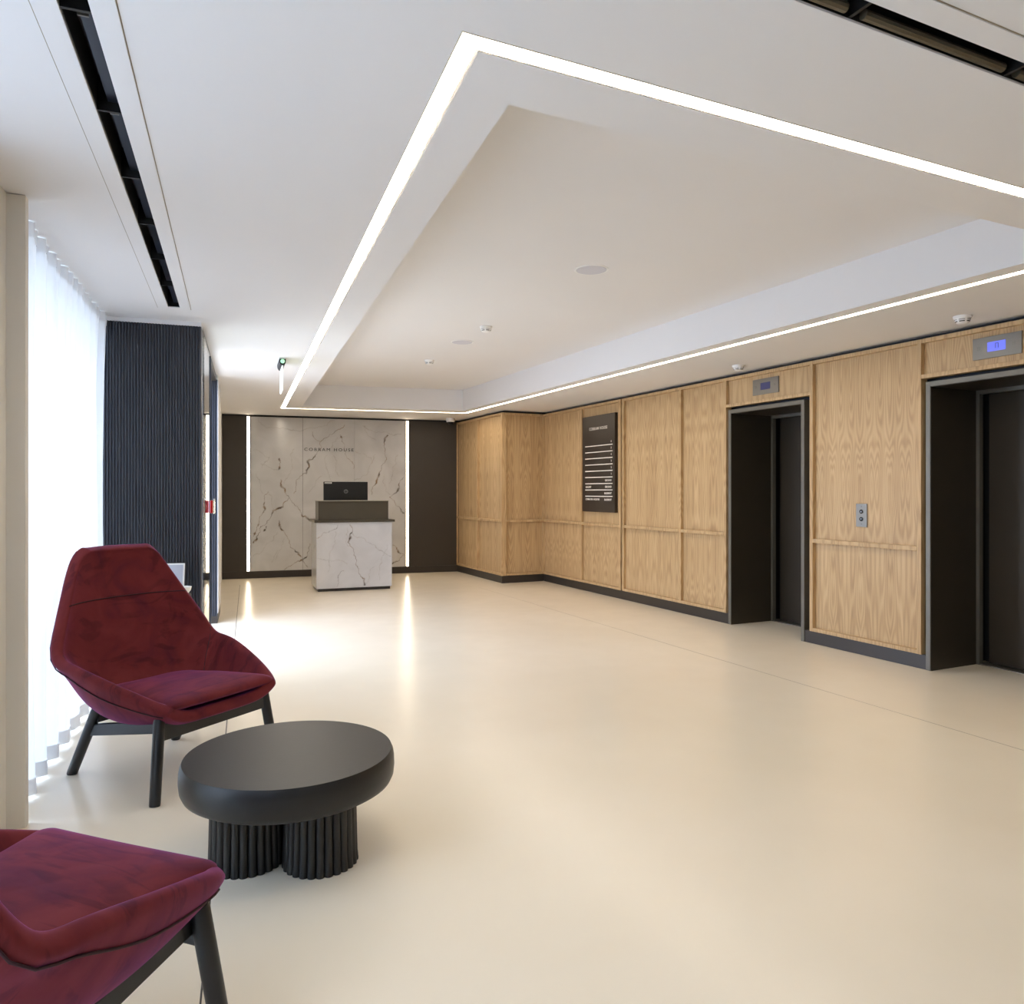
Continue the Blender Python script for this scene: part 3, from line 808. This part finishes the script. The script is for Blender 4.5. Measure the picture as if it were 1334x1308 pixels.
obj('lamp_end', MB().lathe([(.018, 0), (.018, .004), (.008, .008)], 16), M['green'], e, (0, -.170, -.032), rot=(R(90), 0, 0), smooth=True)
ac = obj('acrylic_blade', MB().box(-.005, .005, -.16, .16, -.275, -.06), M['exitface'], e, bevel=.002)
for sg in (-1, 1):
    obj('pictogram', MB().box(sg*.0054-.0006, sg*.0054+.0006, -.11, .11, -.25, -.12), M['green'], ac)

# ---- red call point on the glass end post
e = empty('call_point', (*LF(.594, 2.98), 1.178), LF_A); tag(e, 'red break glass call point with a clear cover by the entrance', 'call point')
obj('backbox', MB().box(-.006, .018, -.044, .044, -.050, .050), M['red'], e, bevel=.006)
obj('call_face', MB().box(.018, .0195, -.03, .03, -.03, .03), M['plastic'], e, bevel=.002)
M['clearcover'] = M['glass']
obj('cover', MB().box(.0205, .030, -.05, .05, -.056, .056), M['clearcover'], e, bevel=.005)
obj('cover_hinge', MB().box(.0185, .030, -.05, .05, .056, .062), M['plastic'], e, bevel=.003)

# ================================================================== RECEPTION DESK
DK_A = R(-4.53)
desk = empty('reception_desk', (1.857, 9.827, 0), DK_A); tag(desk, 'marble fronted reception desk with dark counter and raised bronze box', 'desk')
FD = Fr((0, 0), 0, -1)
obj('plinth', MB().box(.02, .955, .03, .60, 0, .045), M['base'], desk)
marble_panel('marble_front', desk, FD, -.005, .972, -.03, 0, .04, .895, DESK_VEINS, 11)
FDs = Fr((0, 0), R(-90), -1)
marble_panel('marble_side', desk, Fr((-.005, 0), R(-90), -1), -.62, -.03, -.03, 0, .04, .895, [(.5, [(-.6,.3),(-.4,.5),(-.1,.62)]), (.4, [(-.3,.9),(-.2,.6),(-.25,.1)])], 12)
marble_panel('marble_side', desk, Fr((.972, 0), R(90), -1), .03, .62, -.03, 0, .04, .895, [(.5, [(.1,.3),(.4,.5),(.6,.62)])], 13)
obj('desk_back', MB().box(.025, .94, .58, .60, .04, .895), M['deskbox'], desk)
obj('counter', MB().box(-.032, 1.008, -.03, .66, .895, .925), M['deskbox'], desk, bevel=.002)
M['boxside'] = plain('daylit_bronze_edge', (150, 146, 132), .4)  # tone of the box side in daylight, put into the edging colour
obj('raised_box', MB().box(.018, .925, 0.0, .02, .925, 1.17).box(.018, .036, .02, .34, .925, 1.17).box(.907, .925, .02, .34, .925, 1.17).box(.018, .925, 0.0, .34, 1.152, 1.17), M['deskbox'], desk, bevel=.0015)
obj('box_edging', MB().box(.014, .929, -.003, .346, 1.17, 1.178), M['boxside'], desk)

mon = empty('computer_monitor', (*[v for v in (Matrix.Rotation(DK_A, 2) @ Vector((.435, .47)))+Vector((1.857, 9.827))], .925), DK_A)
tag(mon, 'black computer monitor seen from behind on the reception desk', 'monitor')
obj('back_shell', MB().box(-.298, .298, -.012, .012, .12, .505), M['screenblack'], mon, bevel=.006)
obj('screen', MB().box(-.290, .290, .012, .0135, .13, .495), M['black'], mon)
obj('stand', MB().box(-.04, .04, .012, .04, .01, .22), M['screenblack'], mon, bevel=.004)
obj('foot', MB().box(-.12, .12, -.06, .14, 0, .012), M['screenblack'], mon, bevel=.004)
M['logogrey'] = plain('grey_logo', (112, 110, 108), .4)
lg = obj('logo_disc', MB().lathe([(.029, 0), (.029, .0015)], 32), M['logogrey'], mon, (0, -.0122, .373), rot=(R(90), 0, 0))
text_mesh('logo_letters', 'hp', .040, M['screenblack'], lg, (0, .0, .0018), (0, 0, 0), 'CENTER', .9, .0012, .0004).data.transform(Matrix(((1, .32, 0, 0), (0, 1, 0, 0), (0, 0, 1, 0), (0, 0, 0, 1))))
obj('sticker', MB().box(-.284, -.19, -.0128, -.012, .478, .497), M['plastic'], mon)
mb = MB()
for k in range(9): mb.box(-.279+k*.009, -.274+k*.009, -.0131, -.0127, .482, .493)
obj('sticker_print', mb, M['lettering'], mon)

# ================================================================== ROUND TABLE
tb = empty('coffee_table', (.434, 2.80, 0), R(-25.24)); tag(tb, 'round black coffee table with a thick rounded top on fluted columns', 'table')
RT = .358
obj('table_top', MB().lathe([(.0, .243), (.32, .243), (.346, .246), (.361, .255), (.369, .272), (.372, .300), (.371, .330), (.368, .346), (.361, .362), (.0, .362)], 96, cap=False), M['table'], tb, smooth='angle')
def flute_col(cx, cy):
    n = 26; per = 8; rs = []
    for z, sc in ((0, 1.03), (.008, 1.035), (.03, 1.012), (.09, 1.0), (.18, .985), (.244, .975)):
        ring = []
        for i in range(n*per):
            th = 2*math.pi*i/(n*per); k = abs(math.sin(th*n/2))
            r = (.1165 + .0105*k**.6)*sc
            ring.append((cx+r*math.cos(th), cy+r*math.sin(th), z))
        rs.append(ring)
    return MB().rings(rs)
for (cx, cy) in ((-.130, -.072), (.128, -.072), (.0, .150)): obj('fluted_column', flute_col(cx, cy), M['table'], tb, smooth='angle')

# ================================================================== LOUNGE CHAIRS
SEC = [  # s-stations: centre (y,z), rim (x,y,z)
    ((-.362, 1.018), (.152, -.348, 1.016)),
    ((-.372, .985), (.203, -.340, .985)),
    ((-.372, .92), (.242, -.320, .920)),
    ((-.352, .82), (.293, -.278, .815)),
    ((-.320, .70), (.346, -.228, .700)),
    ((-.275, .57), (.400, -.168, .580)),
    ((-.228, .448), (.392, -.060, .556)),
    ((-.155, .354), (.372, .055, .526)),
    ((-.032, .308), (.346, .165, .492)),
    ((.130, .302), (.316, .268, .456)),
    ((.290, .332), (.289, .348, .424)),
    ((.385, .364), (.262, .390, .408)),
]
def catmull(P, m):
    P = [np.array(p, float) for p in P]; out = []
    Q = [2*P[0]-P[1]] + P + [2*P[-1]-P[-2]]
    for i in range(1, len(Q)-2):
        for k in range(m):
            t = k/m; a, b, c, d = Q[i-1], Q[i], Q[i+1], Q[i+2]
            out.append(.5*((2*b)+(-a+c)*t+(2*a-5*b+4*c-d)*t*t+(-a+3*b-3*c+d)*t**3))
    out.append(P[-1]); return out
_C = catmull([(0, c[0], c[1]) for c, r in SEC], 3); _R = catmull([r for c, r in SEC], 3)
def shell_pt(i, t):
    c, r = _C[i], _R[i]; a = abs(t)
    f = i/(len(_C)-1)
    ex = 2.2 + 3.0*min(1, max(0, (f-.3)/.4))
    b = a**ex
    x = r[0]*(1-(1-a)**1.15)*(1 if t >= 0 else -1)
    return (x, c[1]+(r[1]-c[1])*b, c[2]+(r[2]-c[2])*b)
def make_chair(label, loc, rz):
    e = empty('lounge_chair', loc, rz); tag(e, label, 'chair', 'burgundy velvet lounge chairs')
    ns, nt = len(_C), 25
    ts = [-1+2*k/(nt-1) for k in range(nt)]
    vs = [shell_pt(i, t) for i in range(ns) for t in ts]
    fs = [(i*nt+k, i*nt+k+1, (i+1)*nt+k+1, (i+1)*nt+k) for i in range(ns-1) for k in range(nt-1)]
    me = bpy.data.meshes.new('shell'); me.from_pydata(vs, [], fs); me.update()
    bm = bmesh.new(); bm.from_mesh(me)
    bmesh.ops.recalc_face_normals(bm, faces=bm.faces)
    bm.faces.ensure_lookup_table()
    f = min(bm.faces, key=lambda q: (q.calc_center_median()-Vector((0, -.35, .85))).length)
    if f.normal.y < 0: bmesh.ops.reverse_faces(bm, faces=bm.faces)
    bm.to_mesh(me); bm.free()
    sh = obj('shell', me, M['velvet'], e, smooth=True)
    so = sh.modifiers.new('solid', 'SOLIDIFY'); so.thickness = .052; so.offset = -1; so.use_even_offset = False
    ss = sh.modifiers.new('sub', 'SUBSURF'); ss.levels = 1; ss.render_levels = 2
    # seams: across the head rest, down both wings, and around the outer rim
    i = 10
    obj('head_seam', MB().tube([(p[0], p[1]+.0005, p[2]) for p in [shell_pt(i, t*.985) for t in ts]], .0030, 6), M['seam'], sh, smooth=True)
    for sg in (-1, 1):
        pts = [shell_pt(15+int(round(q*11)), sg*(.97-.42*q)) for q in [k/11 for k in range(12)]]
        obj('wing_seam', MB().tube(pts, .0030, 6), M['seam'], sh, smooth=True)
    def outer(i, t):
        i = min(max(i, 1), ns-2); a = np.array(shell_pt(i+1, t))-np.array(shell_pt(i-1, t)); d = .03 if t < 0 else -.03
        b = (np.array(shell_pt(i, t+d))-np.array(shell_pt(i, t)))*(1 if d > 0 else -1)
        n = np.cross(a, b); n /= np.linalg.norm(n); p = np.array(shell_pt(i, t))
        if n[1]+n[2] < 0: n = -n
        return tuple(p - n*.0525)
    for sg in (-1, 1):
        obj('rim_seam', MB().tube([outer(i, sg*.93) for i in range(2, ns-2)], .0028, 6), M['seam'], sh, smooth=True)
    # seat cushion
    top = .438; rings = []
    base = []
    def corner(cx, cy, r, a0, a1, k=8): base.extend([(cx+r*math.cos(a0+(a1-a0)*i/k), cy+r*math.sin(a0+(a1-a0)*i/k)) for i in range(k+1)])
    def edge(p, q, k=10): base.extend([(p[0]+(q[0]-p[0])*i/k, p[1]+(q[1]-p[1])*i/k) for i in range(1, k)])
    corner(.258, .362, .036, R(-15), R(90)); edge(base[-1], (-.258, .398)); corner(-.258, .362, .036, R(90), R(195))
    edge(base[-1], (-.222, -.03)); corner(-.13, -.12, .11, R(175), R(270)); edge(base[-1], (.13, -.23)); corner(.13, -.12, .11, R(-90), R(5)); edge(base[-1], base[0])
    cx0, cy0 = 0.0, .12
    prof = [(.02, top+.004), (.3, top+.005), (.6, top+.003), (.80, top-.003), (.92, top-.013), (.98, top-.028), (1.0, top-.044), (.985, top-.062), (.93, top-.076), (.5, top-.085), (.02, top-.085)]
    for (r, z) in prof:
        ring = []
        for (x, y) in base:
            x2, y2 = cx0+(x-cx0)*r, cy0+(y-cy0)*r
            thin = 1-.30*max(0, (y2-.1)/.3)
            ring.append((x2, y2, top-.044 + (z-top+.044)*thin + .06*(y2-.36) + .006*math.sin(7*x2+2)*math.sin(9*y2)))
        rings.append(ring)
    cu = obj('seat_cushion', MB().rings(rings), M['velvet'], e, smooth=True)
    m = cu.modifiers.new('sub', 'SUBSURF'); m.levels = 1; m.render_levels = 1
    # frame
    FL, RL = [(.331, .353, 0), (.284, .320, .345)], [(.275, -.303, 0), (.272, -.105, .345)]
    for sg in (-1, 1):
        for (p, q) in (FL, RL):
            p2, q2 = Vector((sg*p[0], p[1], p[2])), Vector((sg*q[0], q[1], q[2])); dv = (q2-p2)
            mb = MB().tube([p2, p2+dv*.02, p2+dv*.5, p2+dv*.96, p2+dv*.99, q2], [.0215, .0225, .0235, .0235, .021, .014], 18)
            obj('leg', mb, M['legwood'], e, smooth='angle')
        a, b = Vector((sg*.264, -.182, 0)), Vector((sg*.262, .322, 0)); t = (b-a).normalized(); w = Vector((-t.y, t.x, 0))*.014
        r = MB().prism([(v.x, v.y) for v in (a+w, a-w, b-w, b+w)], .280, .332)
        r.v = [(x, y, z-(.078*(.332-y)/.457)) for x, y, z in r.v]
        obj('side_rail', r, M['legwood'], e, bevel=.004)
    obj('front_rail', MB().box(-.290, .290, .310, .338, .250, .322), M['legwood'], e, bevel=.004)
    obj('rear_rail', MB().box(-.272, .272, -.140, -.112, .262, .318), M['legwood'], e, bevel=.004)
    return e
make_chair('burgundy velvet high backed lounge chair standing behind the round black table', (.045, 3.916, 0), R(-53.37-90))
make_chair('burgundy velvet lounge chair in the foreground corner, cut off by the picture edge', (-.341, 1.863, 0), R(44.64-90))

# ================================================================== SIDE TABLE BEHIND THE CHAIR
bx, by = .03, 5.23
st = empty('side_table', (bx, by, 0)); tag(st, 'small dark side table behind the lounge chair by the fluted column', 'side table')
obj('table_top', MB().lathe([(.0, .625), (.16, .625), (.166, .632), (.166, .644), (.16, .65), (0, .65)], 40, cap=False), M['table'], st, smooth='angle')
obj('stem', MB().lathe([(.018, .01), (.018, .626)], 16), M['table'], st, smooth='angle')
obj('base', MB().lathe([(.0, 0), (.13, 0), (.13, .008), (.03, .016), (0, .016)], 32, cap=False), M['table'], st, smooth='angle')
nf = empty('notice_frame', (bx+.05, by+.03, .65), R(-14)); tag(nf, 'small white framed notice behind the lounge chair', 'notice')
tilt = R(10)
o = obj('frame', MB().box(-.075, .075, -.006, .006, 0, .19), M['plastic'], nf, rot=(-tilt, 0, 0), bevel=.002)
M['paper'] = plain('pale_printed_paper', (188, 192, 206), .6)
pp = obj('paper', MB().box(-.066, .066, -.0068, -.0058, .01, .18), M['paper'], o)
obj('foot', MB().box(-.03, .03, 0, .06, 0, .006), M['plastic'], nf)
bw = empty('white_bowl', (bx+.112, by-.075, .65)); tag(bw, 'small white rounded bowl just behind the lounge chair back', 'bowl')
obj('bowl', MB().lathe([(.0, 0), (.026, 0), (.03, .004), (.048, .026), (.054, .05), (.051, .051), (.044, .028), (.026, .010), (0, .008)], 32, cap=False), M['plastic'], bw, smooth='angle')
